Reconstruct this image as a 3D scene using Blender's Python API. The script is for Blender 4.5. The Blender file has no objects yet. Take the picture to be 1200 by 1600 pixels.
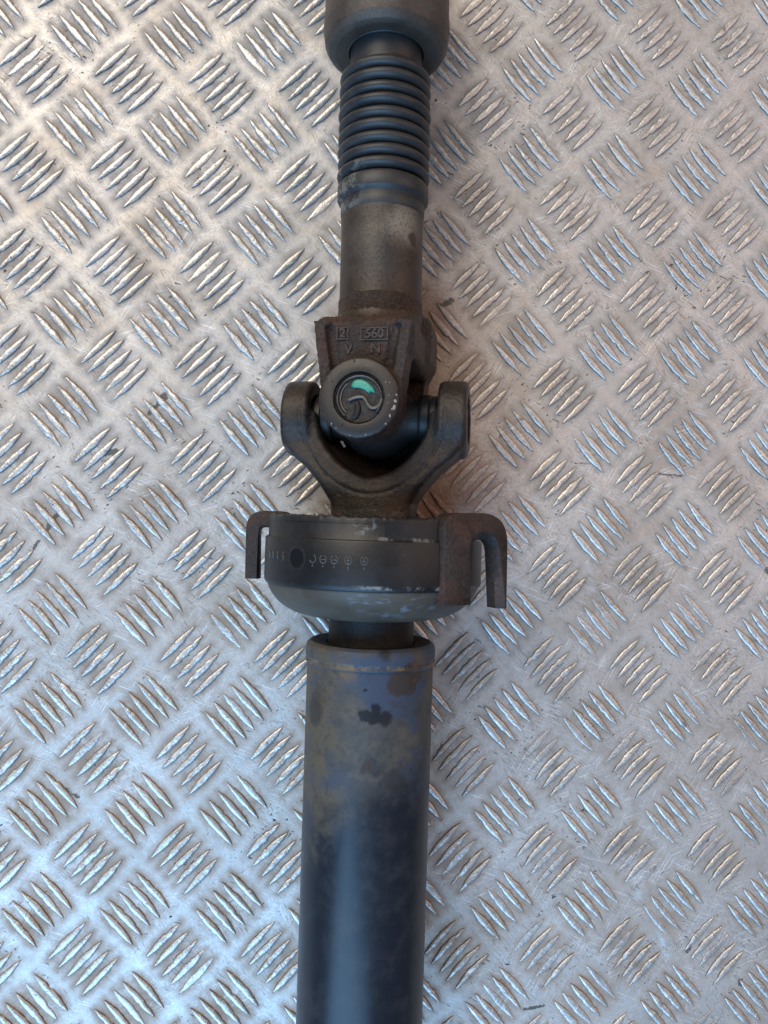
import bpy, math, random
import numpy as np
from mathutils import Matrix, Vector

MM = 0.001
scene = bpy.context.scene
COL = scene.collection
rng = np.random.default_rng(7)
random.seed(7)

# ------------------------------------------------------------------ camera
# the plate is the z = 0 plane; millimetres in the comments and tables below
RW = np.array([[0.9948289, 0.0373475, 0.0944486],
               [0.0397411, -0.9989315, -0.0235896],
               [0.0934667, 0.0272211, -0.9952502]])        # world -> right, down, forward
CAM = np.array([133.92, -269.71, 425.66])
cam_d = bpy.data.cameras.new('camera')
cam = bpy.data.objects.new('camera', cam_d)
COL.objects.link(cam)
scene.camera = cam
cam_d.sensor_fit = 'VERTICAL'
cam_d.sensor_height = 36.0
cam_d.sensor_width = 27.0
cam_d.lens = 27.0
cam_d.clip_start = 0.01
cam_d.clip_end = 50.0
m = Matrix.Identity(4)
for i in range(3):
    m[i][0] = RW[0][i]
    m[i][1] = -RW[1][i]
    m[i][2] = -RW[2][i]
    m[i][3] = CAM[i] * MM
cam.matrix_world = m

# ------------------------------------------------------------------ light
world = bpy.data.worlds.new('World')
scene.world = world
world.use_nodes = True
bg = world.node_tree.nodes['Background']
bg.inputs[0].default_value = (0.86, 0.75, 0.66, 1)
bg.inputs[1].default_value = 0.105


def area(name, loc, target, size, power, color):
    d = bpy.data.lights.new(name, 'AREA')
    d.shape = 'RECTANGLE'
    d.size, d.size_y = size
    d.energy = power
    d.color = color
    o = bpy.data.objects.new(name, d)
    COL.objects.link(o)
    o.location = loc
    o.rotation_euler = (Vector(target) - Vector(loc)).to_track_quat('-Z', 'Y').to_euler()
    return o


# open workshop door to the lower left (blue daylight), roof light at the upper left, dim warm room to the right
area('door_daylight', (-0.85, -2.4, 2.1), (0.15, -0.35, 0), (3.0, 2.2), 138, (0.30, 0.60, 1.0))
area('roof_light', (-1.15, 1.5, 2.2), (0.15, -0.2, 0), (2.0, 2.0), 78, (1.0, 0.88, 0.725))
area('room_light', (2.0, 0.5, 1.9), (0.2, -0.25, 0), (2.0, 2.4), 19, (1.0, 0.70, 0.57))

scene.view_settings.view_transform = 'Standard'
scene.view_settings.look = 'None'
scene.view_settings.exposure = 0.0
scene.view_settings.gamma = 1.0
scene.view_settings.use_curve_mapping = False

# ------------------------------------------------------------------ node helper
class Mat:
    def __init__(self, name):
        self.m = bpy.data.materials.new(name)
        self.m.use_nodes = True
        self.t = self.m.node_tree
        self.b = self.t.nodes['Principled BSDF']
        g = self.t.nodes.new('ShaderNodeNewGeometry')
        self.pos = g.outputs['Position']

    def n(self, kind, **kw):
        nd = self.t.nodes.new(kind)
        for k, v in kw.items():
            setattr(nd, k, v)
        return nd

    def put(self, sock, v):
        if v is None:
            return
        if hasattr(v, 'is_output') or isinstance(v, bpy.types.NodeSocket):
            self.t.links.new(v, sock)
        elif isinstance(v, (tuple, list)) and len(v) == 3 and sock.type == 'RGBA':
            sock.default_value = (*v, 1)
        else:
            sock.default_value = v

    def math(self, op, a, b=None, c=None, clamp=False):
        nd = self.n('ShaderNodeMath', operation=op, use_clamp=clamp)
        for i, v in enumerate((a, b, c)):
            if v is not None:
                self.put(nd.inputs[i], v)
        return nd.outputs[0]

    def mix(self, f, a, b):
        nd = self.n('ShaderNodeMix', data_type='RGBA')
        self.put(nd.inputs[0], f)
        self.put(nd.inputs[6], a)
        self.put(nd.inputs[7], b)
        return nd.outputs[2]

    def mixf(self, f, a, b):
        nd = self.n('ShaderNodeMix', data_type='FLOAT')
        self.put(nd.inputs[0], f)
        self.put(nd.inputs[2], a)
        self.put(nd.inputs[3], b)
        return nd.outputs[0]

    def noise(self, size_mm, detail=4, rough=.55, vec=None, dist=0.0, off=0.0):
        nd = self.n('ShaderNodeTexNoise')
        v = vec or self.pos
        if off:
            a = self.n('ShaderNodeVectorMath', operation='ADD')
            self.put(a.inputs[0], v)
            a.inputs[1].default_value = (off, off * .7, off * 1.3)
            v = a.outputs[0]
        self.put(nd.inputs['Vector'], v)
        nd.inputs['Scale'].default_value = 1000.0 / size_mm
        nd.inputs['Detail'].default_value = detail
        nd.inputs['Roughness'].default_value = rough
        nd.inputs['Distortion'].default_value = dist
        return nd.outputs['Fac']

    def ramp(self, x, lo, hi, a=0.0, b=1.0):
        nd = self.n('ShaderNodeMapRange', clamp=True, interpolation_type='SMOOTHSTEP')
        self.put(nd.inputs[0], x)
        nd.inputs[1].default_value = lo
        nd.inputs[2].default_value = hi
        nd.inputs[3].default_value = a
        nd.inputs[4].default_value = b
        return nd.outputs[0]

    def scaled(self, scale, rot=0.0):
        mp = self.n('ShaderNodeMapping')
        self.put(mp.inputs[0], self.pos)
        mp.inputs['Rotation'].default_value = (0, 0, rot)
        mp2 = self.n('ShaderNodeVectorMath', operation='MULTIPLY')
        self.put(mp2.inputs[0], mp.outputs[0])
        mp2.inputs[1].default_value = scale
        return mp2.outputs[0]

    def warp(self, size, amt):
        nd = self.n('ShaderNodeTexNoise')
        self.put(nd.inputs['Vector'], self.pos)
        nd.inputs['Scale'].default_value = 1000.0 / size
        nd.inputs['Detail'].default_value = 3
        s = self.n('ShaderNodeVectorMath', operation='SUBTRACT')
        self.put(s.inputs[0], nd.outputs['Color'])
        s.inputs[1].default_value = (.5, .5, .5)
        k = self.n('ShaderNodeVectorMath', operation='SCALE')
        self.put(k.inputs[0], s.outputs[0])
        k.inputs['Scale'].default_value = amt * MM
        a = self.n('ShaderNodeVectorMath', operation='ADD')
        self.put(a.inputs[0], self.pos)
        self.put(a.inputs[1], k.outputs[0])
        return a.outputs[0]

    def blob(self, vec, c, r, soft=.4):
        """1 inside a (warped) ball round world point c (mm)"""
        d = self.n('ShaderNodeVectorMath', operation='DISTANCE')
        self.put(d.inputs[0], vec)
        d.inputs[1].default_value = tuple(v * MM for v in c)
        return self.ramp(d.outputs['Value'], r * MM * (1 + soft), r * MM * (1 - soft))

    def bump(self, h, dist_mm, strength=1.0, prev=None):
        nd = self.n('ShaderNodeBump')
        self.put(nd.inputs['Height'], h)
        nd.inputs['Distance'].default_value = dist_mm * MM
        nd.inputs['Strength'].default_value = strength
        if prev is not None:
            self.put(nd.inputs['Normal'], prev)
        return nd.outputs[0]

    def out(self, color=None, rough=None, metal=None, normal=None, spec=None, coat=None):
        self.put(self.b.inputs['Base Color'], color)
        self.put(self.b.inputs['Roughness'], rough)
        self.put(self.b.inputs['Metallic'], metal)
        if normal is not None:
            self.put(self.b.inputs['Normal'], normal)
        self.put(self.b.inputs['Specular IOR Level'], spec)
        if coat is not None:
            self.put(self.b.inputs['Coat Weight'], coat)
        return self.m

    def attr(self, name):
        nd = self.n('ShaderNodeAttribute', attribute_name=name)
        return nd.outputs['Fac']


def plate_material(name, bar):
    M = Mat(name)
    cloud = M.noise(70, 5, .6)
    fine = M.noise(1.6, 5, .65)
    mid = M.noise(9, 5, .6, off=3.1)
    col = M.mix(M.ramp(cloud, .3, .7), (.64, .605, .56), (.74, .71, .67))
    col = M.mix(M.ramp(fine, .35, .75), col, (.55, .545, .54))
    col = M.mix(M.math('MULTIPLY', M.ramp(M.noise(38, 6, .68, off=31.), .46, .66), .5), col, (.40, .345, .285))
    rough = M.math('ADD', M.math('MULTIPLY', mid, .22), .33 if bar else .37)
    # bright and dark scuffs in several directions
    sc = scd = None
    for k, (ang, a, b, lo) in enumerate(((.5, .6, 16, .60), (-.9, .5, 9, .615), (1.9, .7, 26, .61), (2.6, .5, 7, .615), (1.2, .55, 20, .61))):
        v = M.scaled((1 / a, 1 / b, 1 / 3.), ang)
        nd = M.n('ShaderNodeTexNoise')
        M.put(nd.inputs['Vector'], v)
        nd.inputs['Scale'].default_value = 1000.0
        nd.inputs['Detail'].default_value = 2
        s = M.ramp(nd.outputs['Fac'], lo, lo + .05)
        s = M.math('MULTIPLY', s, M.ramp(M.noise(28, 3, .6, off=k * 2.3 + 1), .46, .60))
        if k % 2:
            scd = s if scd is None else M.math('MAXIMUM', scd, s)
        else:
            sc = s if sc is None else M.math('MAXIMUM', sc, s)
    col = M.mix(M.math('MULTIPLY', sc, .8), col, (.92, .92, .92))
    col = M.mix(M.math('MULTIPLY', scd, .7), col, (.17, .155, .14))
    # black specks and short dashes of trodden-in dirt
    v = M.scaled((1 / 1.5, 1 / 3.6, 1 / 2.), .8)
    nd = M.n('ShaderNodeTexNoise')
    M.put(nd.inputs['Vector'], v)
    nd.inputs['Scale'].default_value = 1000.0
    nd.inputs['Detail'].default_value = 3
    v2 = M.scaled((1 / 4.6, 1 / 1.3, 1 / 2.), .35)
    nd2 = M.n('ShaderNodeTexNoise')
    M.put(nd2.inputs['Vector'], v2)
    nd2.inputs['Scale'].default_value = 1000.0
    nd2.inputs['Detail'].default_value = 3
    sp = M.math('MAXIMUM', M.ramp(nd.outputs['Fac'], .655, .69), M.ramp(nd2.outputs['Fac'], .66, .70))
    sp = M.math('MULTIPLY', sp, M.ramp(M.noise(24, 4, .65, off=9.), .47, .63))
    # grime held between and along the bars, reddish reflection painted in beside the joint along with rusty dust
    dirt = M.noise(14, 5, .65, off=5.)
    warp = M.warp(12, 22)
    rust_and_reflection = None
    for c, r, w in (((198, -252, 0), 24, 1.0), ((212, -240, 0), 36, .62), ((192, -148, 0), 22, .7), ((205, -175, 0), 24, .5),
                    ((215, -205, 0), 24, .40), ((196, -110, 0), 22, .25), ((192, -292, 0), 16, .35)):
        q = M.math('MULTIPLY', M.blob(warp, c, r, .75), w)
        rust_and_reflection = q if rust_and_reflection is None else M.math('MAXIMUM', rust_and_reflection, q)
    if bar:
        g = M.math('MULTIPLY', M.attr('edge'), M.ramp(M.noise(5, 4, .6, off=5.), .30, .54, .2, 1.0))
        g = M.math('MAXIMUM', g, M.math('MULTIPLY', sp, .8))
        gcol = (.060, .046, .036)
    else:
        g = M.math('MULTIPLY', M.attr('grime'), M.ramp(dirt, .28, .62, .22, .95))
        gcol = (.23, .18, .135)
    col = M.mix(g, col, gcol)
    col = M.mix(M.math('MULTIPLY', rust_and_reflection, M.ramp(fine, .3, .6, .45, .9)), col, (.27, .135, .095))
    stain = None
    if not bar:
        stain = M.ramp(M.math('ADD', M.attr('stain'), M.math('MULTIPLY', M.math('SUBTRACT', M.noise(2.2, 4, .7, off=8.), .5), 1.5)), .45, .72)
        col = M.mix(M.math('MULTIPLY', stain, .85), col, (.07, .065, .06))
        col = M.mix(sp, col, (.06, .055, .05))
    metal = M.math('SUBTRACT', .74, M.math('MULTIPLY', M.math('MAXIMUM', g, rust_and_reflection), .75), clamp=True)
    rough = M.math('ADD', rough, M.math('MULTIPLY', M.math('MAXIMUM', g, rust_and_reflection), .3), clamp=True)
    n1 = M.bump(M.noise(3.4 if bar else 6, 2.5 if bar else 6, .55, off=2.), .8 if bar else .5, .5 if bar else .45)
    n2 = M.bump(M.math('SUBTRACT', fine, M.math('MULTIPLY', sc, .8)), .10 if bar else .16, .5 if bar else .6, n1)
    n3 = M.bump(M.noise(.7, 3, .6, off=7.), .02 if bar else .06, .4, n2)
    return M.out(col, rough, metal, n3)


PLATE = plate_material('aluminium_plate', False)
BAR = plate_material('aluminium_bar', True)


def cast_material(name, base=(.031, .021, .018), rustc=(.092, .042, .029), grey=(.058, .042, .035), rough=.48, amt=.85, pit=1.0, dust=.45):
    M = Mat(name)
    a = M.noise(16, 6, .65)
    b = M.noise(2.2, 5, .7, off=4.)
    d = M.noise(30, 5, .6, off=8.)
    col = M.mix(M.math('MULTIPLY', M.ramp(a, .42, .68), amt), base, rustc)
    col = M.mix(M.math('MULTIPLY', M.ramp(d, .48, .66), dust), col, grey)
    col = M.mix(M.ramp(b, .62, .78, 0, .5), col, (.11, .085, .07))
    grit = M.noise(1.1, 3, .6, off=12.)
    col = M.mix(M.math('MULTIPLY', M.ramp(grit, .52, .66), .65 * min(pit * 1.2, 1)), col, tuple(v * .35 for v in base))
    col = M.mix(M.math('MULTIPLY', M.ramp(grit, .46, .36), .55 * min(pit * 1.2, 1)), col, tuple(v * 1.5 for v in grey))
    r = M.math('ADD', M.math('MULTIPLY', a, .25), rough - .16, clamp=True)
    n1 = M.bump(M.noise(2.6, 6, .68, off=1.), 1.1, pit)
    n2 = M.bump(M.noise(.95, 4, .65, off=6.), .5, pit, n1)
    return M.out(col, r, .25, n2, .45)


CAST = cast_material('rusty_cast_iron')
CASTD = cast_material('dark_cast_iron', base=(.018, .014, .012), rustc=(.058, .031, .022), grey=(.050, .041, .034), amt=.75, pit=.42, rough=.44, dust=.7)
BRACKET = cast_material('rusty_bracket_steel', base=(.028, .020, .018), rustc=(.085, .041, .030), grey=(.056, .045, .038), amt=.75, pit=.5, rough=.55)
FACE = cast_material('machined_boss_face', base=(.030, .027, .025), rustc=(.046, .035, .028), grey=(.054, .048, .042), amt=.4, pit=.12, rough=.46, dust=.5)

# ------------------------------------------------------------------ geometry helpers
SCREEN = {}
J = np.array([164.13, -214.56, 52.47])          # centre of the universal joint
AU = np.array([-0.0140922, 0.9999007, 0.0])     # axis towards the bellows
AL = np.array([0.0084008, -0.99982, -0.0170143])  # axis towards the tube


def frame(a, roll=0.0):
    x = np.array([1.0, 0, 0])
    e = x - a * (x @ a)
    e /= np.linalg.norm(e)
    p = np.cross(e, a)
    if p[2] < 0:
        p = -p
    c, s = math.cos(math.radians(roll)), math.sin(math.radians(roll))
    return e * c + p * s, p * c - e * s, a


FU, FL = frame(AU), frame(AL)
ROLL = 15.0
YU, YL = frame(AU, ROLL), frame(AL, ROLL)
FB = (YU[0], YU[2], YU[1])            # e, s, along p: plan view frame of the boss
SHIFT = 2.6                                     # the upper yoke leans a little towards the bellows
ROOT_AT = np.array([J[0], J[1], 0.0])


def to_world(fr, v, o=J):
    """columns e, p, s (mm) -> world mm"""
    v = np.asarray(v, float).reshape(-1, 3)
    if fr is YU or fr is FB:
        o = o + AU * SHIFT
    return o + v[:, :1] * fr[0] + v[:, 1:2] * fr[1] + v[:, 2:3] * fr[2]


def mesh_obj(name, verts_mm, faces, mat, parent=None, smooth=True, origin=None):
    """verts in world mm; stored relative to the root of the thing"""
    o0 = ROOT_AT if origin is None else origin
    me = bpy.data.meshes.new(name)
    me.from_pydata((np.asarray(verts_mm) - o0) * MM, [], faces)
    me.update()
    if smooth:
        me.polygons.foreach_set('use_smooth', [True] * len(me.polygons))
    me.materials.append(mat)
    o = bpy.data.objects.new(name, me)
    COL.objects.link(o)
    if parent is not None:
        o.parent = parent
    return o


def fix_normals(o):
    import bmesh
    bm = bmesh.new()
    bm.from_mesh(o.data)
    bmesh.ops.recalc_face_normals(bm, faces=bm.faces)
    bm.to_mesh(o.data)
    bm.free()
    return o


def lathe(name, fr, prof, mat, parent=None, n=128, jit=None, closed=False, sharp=35):
    """prof: list of (s, r) in mm"""
    pr = np.array(prof, float)
    th = np.linspace(0, 2 * math.pi, n, endpoint=False)
    V = []
    for k, (s, r) in enumerate(pr):
        rr = np.full(n, r)
        ss = np.full(n, s)
        if jit:
            rr, ss = jit(k, th, rr, ss)
        V.append(np.c_[np.sin(th) * rr, np.cos(th) * rr, ss])
    V = np.concatenate(V)
    F = []
    K = len(pr)
    for k in range(K if closed else K - 1):
        k2 = (k + 1) % K
        for i in range(n):
            j = (i + 1) % n
            F.append((k * n + i, k * n + j, k2 * n + j, k2 * n + i))
    o = fix_normals(mesh_obj(name, to_world(fr, V), F, mat, parent))
    try:
        o.data.set_sharp_from_angle(angle=math.radians(sharp))
    except Exception:
        pass
    return o


def rounded(prof, rad=.8, seg=4):
    """round the corners of an open (s, r) profile"""
    P = [np.array(p, float) for p in prof]
    out = [P[0]]
    for i in range(1, len(P) - 1):
        a, b, c = P[i - 1], P[i], P[i + 1]
        d1, d2 = a - b, c - b
        l1, l2 = np.linalg.norm(d1), np.linalg.norm(d2)
        q = min(rad, l1 * .45, l2 * .45)
        s, e = b + d1 / l1 * q, b + d2 / l2 * q
        for t in np.linspace(0, 1, seg + 1):
            out.append((1 - t) ** 2 * s + 2 * t * (1 - t) * b + t * t * e)
    out.append(P[-1])
    return [tuple(p) for p in out]


def tube(name, fr, pts, r, mat, parent=None, n=10, flat=1.0):
    """round bar along pts (e,p,s); flat squashes it along p"""
    P = np.array(pts, float)
    T = np.gradient(P, axis=0)
    T /= np.linalg.norm(T, axis=1)[:, None]
    rs = np.full(len(P), r) if np.isscalar(r) else np.array(r)
    V = []
    for p, t, rr in zip(P, T, rs):
        u = np.array([0, 1.0, 0])
        w = np.cross(t, u)
        w /= np.linalg.norm(w) + 1e-12
        u = np.cross(w, t)
        for k in range(n):
            a = 2 * math.pi * k / n
            V.append(p + w * math.cos(a) * rr + u * math.sin(a) * rr * flat)
    F = []
    m = len(P)
    for i in range(m - 1):
        for k in range(n):
            k2 = (k + 1) % n
            F.append((i * n + k, i * n + k2, (i + 1) * n + k2, (i + 1) * n + k))
    F.append(tuple(range(n)))
    F.append(tuple((m - 1) * n + k for k in range(n)))
    return fix_normals(mesh_obj(name, to_world(fr, V), F, mat, parent))


# signed distance modelling for the forged parts
def smin(a, b, k):
    h = np.clip(.5 + .5 * (b - a) / k, 0, 1)
    return b * (1 - h) + a * h - k * h * (1 - h)


def smax(a, b, k):
    return -smin(-a, -b, k)


def sd_box(X, Y, Z, c, h, r=0.0):
    qx, qy, qz = abs(X - c[0]) - h[0] + r, abs(Y - c[1]) - h[1] + r, abs(Z - c[2]) - h[2] + r
    return np.sqrt(np.maximum(qx, 0) ** 2 + np.maximum(qy, 0) ** 2 + np.maximum(qz, 0) ** 2) + np.minimum(np.maximum(qx, np.maximum(qy, qz)), 0) - r


def sd_cyl(rad, ax, R, a0, a1, r=0.0):
    """rad: distance from the axis, ax: coordinate along it"""
    dx = rad - R + r
    dy = abs(ax - (a0 + a1) / 2) - abs(a1 - a0) / 2 + r
    return np.minimum(np.maximum(dx, dy), 0) + np.sqrt(np.maximum(dx, 0) ** 2 + np.maximum(dy, 0) ** 2) - r


def nets(fn, lo, hi, h, grain=0.0):
    """surface nets of fn(X, Y, Z) = 0"""
    ax = [np.arange(l, u + h, h) for l, u in zip(lo, hi)]
    X, Y, Z = np.meshgrid(*ax, indexing='ij')
    D = fn(X, Y, Z)
    if grain:
        N = rng.normal(0, 1, D.shape)
        for ax_ in range(3):
            N = (np.roll(N, 1, ax_) + 2 * N + np.roll(N, -1, ax_)) / 4
        D = D + N * grain / N.std()
    s = D < 0
    nx, ny, nz = D.shape
    cnt = np.zeros((nx - 1, ny - 1, nz - 1))
    acc = np.zeros((nx - 1, ny - 1, nz - 1, 3))
    corner = [(i, j, k) for i in (0, 1) for j in (0, 1) for k in (0, 1)]

    def sl(a, c):
        return a[c[0]:c[0] + nx - 1, c[1]:c[1] + ny - 1, c[2]:c[2] + nz - 1]
    for a in corner:
        for d in range(3):
            if a[d] == 0:
                b = list(a)
                b[d] = 1
                A, B = sl(D, a), sl(D, b)
                x = (A < 0) != (B < 0)
                t = np.where(x, A / np.where(x, A - B, 1), 0)
                for q in range(3):
                    acc[..., q] += np.where(x, a[q] + (t if q == d else 0), 0)
                cnt += x
    act = cnt > 0
    idx = -np.ones(act.shape, int)
    idx[act] = np.arange(act.sum())
    base = np.stack(np.nonzero(act), 1)
    V = (base + acc[act] / cnt[act][:, None]) * h + np.array([a[0] for a in ax])
    F = []
    for d in range(3):
        o1, o2 = [q for q in range(3) if q != d]
        A = s.take(range(s.shape[d] - 1), axis=d)
        B = s.take(range(1, s.shape[d]), axis=d)
        e = np.stack(np.nonzero(A != B), 1)
        e = e[(e[:, o1] > 0) & (e[:, o2] > 0) & (e[:, o1] < s.shape[o1] - 1) & (e[:, o2] < s.shape[o2] - 1)]
        q = []
        for da, db in ((0, 0), (1, 0), (1, 1), (0, 1)):
            c = e.copy()
            c[:, o1] -= da
            c[:, o2] -= db
            q.append(idx[c[:, 0], c[:, 1], c[:, 2]])
        F.append(np.stack(q, 1))
    return V, np.concatenate(F)


def sdf_obj(name, fr, fn, lo, hi, h, mat, parent, grain=0.0):
    V, F = nets(fn, lo, hi, h, grain)
    o = mesh_obj(name, to_world(fr, V), F.tolist(), mat, parent)
    return fix_normals(o)


# ------------------------------------------------------------------ floor: aluminium five-bar tread plate
PX, PY = 50.0, 52.79
X0, X1, Y0, Y1 = -255.0, 615.0, -755.0, 240.0


def undulate(x, y):
    return (.28 * np.sin(x / 47 + y / 61) + .22 * np.sin(x / 29 - y / 38 + 1.3) + .16 * np.sin(y / 19 + x / 83)
            + .10 * np.sin(x / 13 + y / 17) - .35)


bars = []                                       # cx, cy, angle, 5-group id
for j in range(-5, 16):
    for i in range(-6, 14):
        for kind in (0, 1):
            u0, v0 = i + .5 * kind, j + .5 * kind
            for k in range(5):
                t = (k - 2) * .0905
                if kind == 0:
                    cu, cv, du, dv = u0 + t, v0 - t, .18, .18
                else:
                    cu, cv, du, dv = u0 + t, v0 + t, .18, -.18
                x, y = cu * PX, -cv * PY
                x += -.0043 * cv * PX
                if X0 + 14 < x < X1 - 14 and Y0 + 14 < y < Y1 - 14:
                    bars.append((x, y, math.atan2(-dv * PY, du * PX), math.hypot(du * PX, dv * PY)))
bars = np.array(bars)

# plate sheet with fine mesh, grime and stain values per vertex
ST = 1.4
gx, gy = np.arange(X0, X1 + .1, ST), np.arange(Y0, Y1 + .1, ST)
GX, GY = np.meshgrid(gx, gy, indexing='ij')
GZ = undulate(GX, GY)
grime = np.zeros_like(GX)
for (x, y, a, hl) in bars:
    i0, i1 = np.searchsorted(gx, (x - 20, x + 20))
    j0, j1 = np.searchsorted(gy, (y - 20, y + 20))
    dx, dy = GX[i0:i1, j0:j1] - x, GY[i0:i1, j0:j1] - y
    u = dx * math.cos(a) + dy * math.sin(a)
    v = -dx * math.sin(a) + dy * math.cos(a)
    t = np.clip(abs(u) / hl, 0, 1)
    w = 2.2 * (1 - t ** 2)
    d = np.hypot(np.maximum(abs(v) - w, 0), np.maximum(abs(u) - hl, 0))
    g = np.exp(-(d / 2.4) ** 2) * .62 + .15 * np.exp(-(d / 6.0) ** 2)
    grime[i0:i1, j0:j1] = 1 - (1 - grime[i0:i1, j0:j1]) * (1 - g)
stain = np.zeros_like(GX)


def at_plate(px, py):
    d = RW.T @ np.array([(px - 600) / 1200, (py - 800) / 1200, 1.0])
    return CAM + d * (-CAM[2] / d[2])


def stroke(pts, w, k=1.0):
    P = [at_plate(*p)[:2] for p in pts]
    for a, b in zip(P[:-1], P[1:]):
        ab = b - a
        t = np.clip(((GX - a[0]) * ab[0] + (GY - a[1]) * ab[1]) / (ab @ ab + 1e-9), 0, 1)
        d = np.hypot(GX - a[0] - t * ab[0], GY - a[1] - t * ab[1])
        np.maximum(stain, k * np.clip(1.3 - d / w, 0, 1), out=stain)


for pts, w, k in (([(257, 619), (248, 629), (232, 648)], 1.6, 1), ([(257, 619), (252, 623)], 3.0, 1),
                  ([(162, 708), (182, 705)], 2.2, 1), ([(95, 800), (78, 815), (76, 826)], 2.0, .9),
                  ([(60, 845), (52, 858)], 1.4, .8), ([(690, 478), (705, 470)], 2.6, .8),
                  ([(100, 1232), (122, 1246)], 1.8, .8), ([(1100, 1308), (1104, 1312)], 2.2, .9),
                  ([(818, 1578), (850, 1572)], 1.4, .9), ([(1078, 1478), (1074, 1486)], 2.2, .9),
                  ([(1156, 1534), (1158, 1538)], 2.0, .9), ([(690, 1160), (690, 1175)], 1.6, .7),
                  ([(1030, 740), (1072, 745)], 1.2, .8), ([(893, 722), (925, 726)], 1.2, .7),
                  ([(128, 1050), (118, 1066)], 1.4, .6), ([(1198, 890), (1204, 898)], 2.2, .8)):
    stroke(pts, w, k)
# gouges dragged across the sheet
for pts, w, dz in (([(1010, 700), (1030, 735), (1075, 742)], 3.0, .12), ([(975, 1190), (985, 1290), (1005, 1390), (1045, 1470), (1055, 1500)], 4.5, .3),
                   ([(140, 1120), (190, 1080), (300, 1020)], 1.6, .2), ([(60, 1330), (140, 1270), (205, 1205)], 1.4, .2),
                   ([(160, 1060), (135, 1105)], 4.0, .35), ([(925, 835), (930, 905)], 5.0, .4)):
    P = [at_plate(*p)[:2] for p in pts]
    for a, b in zip(P[:-1], P[1:]):
        ab = b - a
        t = np.clip(((GX - a[0]) * ab[0] + (GY - a[1]) * ab[1]) / (ab @ ab), 0, 1)
        d = np.hypot(GX - a[0] - t * ab[0], GY - a[1] - t * ab[1])
        GZ += dz * np.exp(-(d / w) ** 2) * np.sin(d / w * 2.2 + .6)
GZ += rng.normal(0, .012, GZ.shape)

nx, ny = GX.shape
me = bpy.data.meshes.new('floor')
V = np.c_[GX.ravel(), GY.ravel(), GZ.ravel()] * MM
I = np.arange(nx * ny).reshape(nx, ny)
Q = np.stack([I[:-1, :-1], I[1:, :-1], I[1:, 1:], I[:-1, 1:]], -1).reshape(-1, 4)
# folded-down rim so the sheet has thickness
me.vertices.add(len(V))
me.vertices.foreach_set('co', V.ravel())
me.loops.add(Q.size)
me.loops.foreach_set('vertex_index', Q.ravel().astype(np.int32))
me.polygons.add(len(Q))
me.polygons.foreach_set('loop_start', np.arange(0, Q.size, 4, dtype=np.int32))
me.polygons.foreach_set('use_smooth', np.ones(len(Q), bool))
for nm, arr in (('grime', grime), ('stain', stain)):
    at = me.attributes.new(nm, 'FLOAT', 'POINT')
    at.data.foreach_set('value', np.ascontiguousarray(arr.ravel(), dtype=np.float32))
me.update(calc_edges=True)
me.validate()
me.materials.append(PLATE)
floor = bpy.data.objects.new('floor', me)
COL.objects.link(floor)
floor['kind'] = 'structure'
floor['label'] = 'worn aluminium five-bar tread plate floor under the shaft'


def bar_mesh(seed, worn=0.0, hurt=.3):
    """lens-shaped raised bar, unit half length 13.1 mm along x; returns verts (mm), quads, edge values"""
    r = np.random.default_rng(seed)
    n, mcs = 19, 9
    ts = np.linspace(-1, 1, n)
    ts = np.sign(ts) * abs(ts) ** .85
    V, E = [], []
    ph = r.uniform(0, 6.28, 6)
    nick = [(r.uniform(-.85, .85), r.uniform(.04, .10), r.uniform(.25, .8), r.choice([-1, 1])) for _ in range(r.poisson(hurt * 4))]
    hump = 1.25 * (1 - worn)
    bow = r.uniform(-.25, .25)
    for t in ts:
        w = 2.2 * max(1 - abs(t) ** 2.0, 0) ** .88 + .02
        hgt = hump * (.25 + .75 * max(1 - abs(t) ** 3.2, 0) ** .6) * (1 + .07 * math.sin(5 * t + ph[0]))
        wl = w * (1 + .06 * math.sin(7 * t + ph[1]) + .05 * math.sin(15 * t + ph[2]))
        wr = w * (1 + .06 * math.sin(6 * t + ph[3]) + .05 * math.sin(17 * t + ph[4]))
        for (c, s, dep, sd) in nick:
            g = math.exp(-((t - c) / s) ** 2)
            if sd > 0:
                wl *= 1 - .55 * dep * g
            else:
                wr *= 1 - .55 * dep * g
            hgt *= 1 - .35 * dep * g
        for k in range(mcs):
            v = (-1, -.93, -.78, -.45, 0, .45, .78, .93, 1)[k]
            z = hgt * (1 - abs(v) ** 3.5) ** .75 if abs(v) < 1 else 0
            y = v * (wr if v > 0 else wl) + bow * (1 - t * t)
            if abs(v) == 1:
                z = -.25
            z += r.normal(0, .022) if abs(v) < 1 else 0
            V.append((13.15 * t, y, z))
            E.append(max(0, min(1, (abs(v) - .76) / .14)) * .97 if abs(t) < .97 else .9)
    F = [(i * mcs + k, (i + 1) * mcs + k, (i + 1) * mcs + k + 1, i * mcs + k + 1) for i in range(n - 1) for k in range(mcs - 1)]
    return np.array(V), F, np.array(E)


NV = 26
variants = []
for k in range(NV):
    worn = 0.0 if k < 18 else (.35, .5, .6, .3, .7, .45, .55, .65)[k - 18]
    V, F, E = bar_mesh(100 + k, worn, .22 + .11 * (k % 9))
    me = bpy.data.meshes.new('tread_bar')
    me.from_pydata(V * MM, [], F)
    me.polygons.foreach_set('use_smooth', [True] * len(F))
    a = me.attributes.new('edge', 'FLOAT', 'POINT')
    a.data.foreach_set('value', E.astype(np.float32))
    me.materials.append(BAR)
    variants.append((me, V, np.array(F), E))


def project(w):
    c = RW @ (np.asarray(w) - CAM)
    return 600 + 1200 * c[0] / c[2], 800 + 1200 * c[1] / c[2], c[2]


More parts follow.
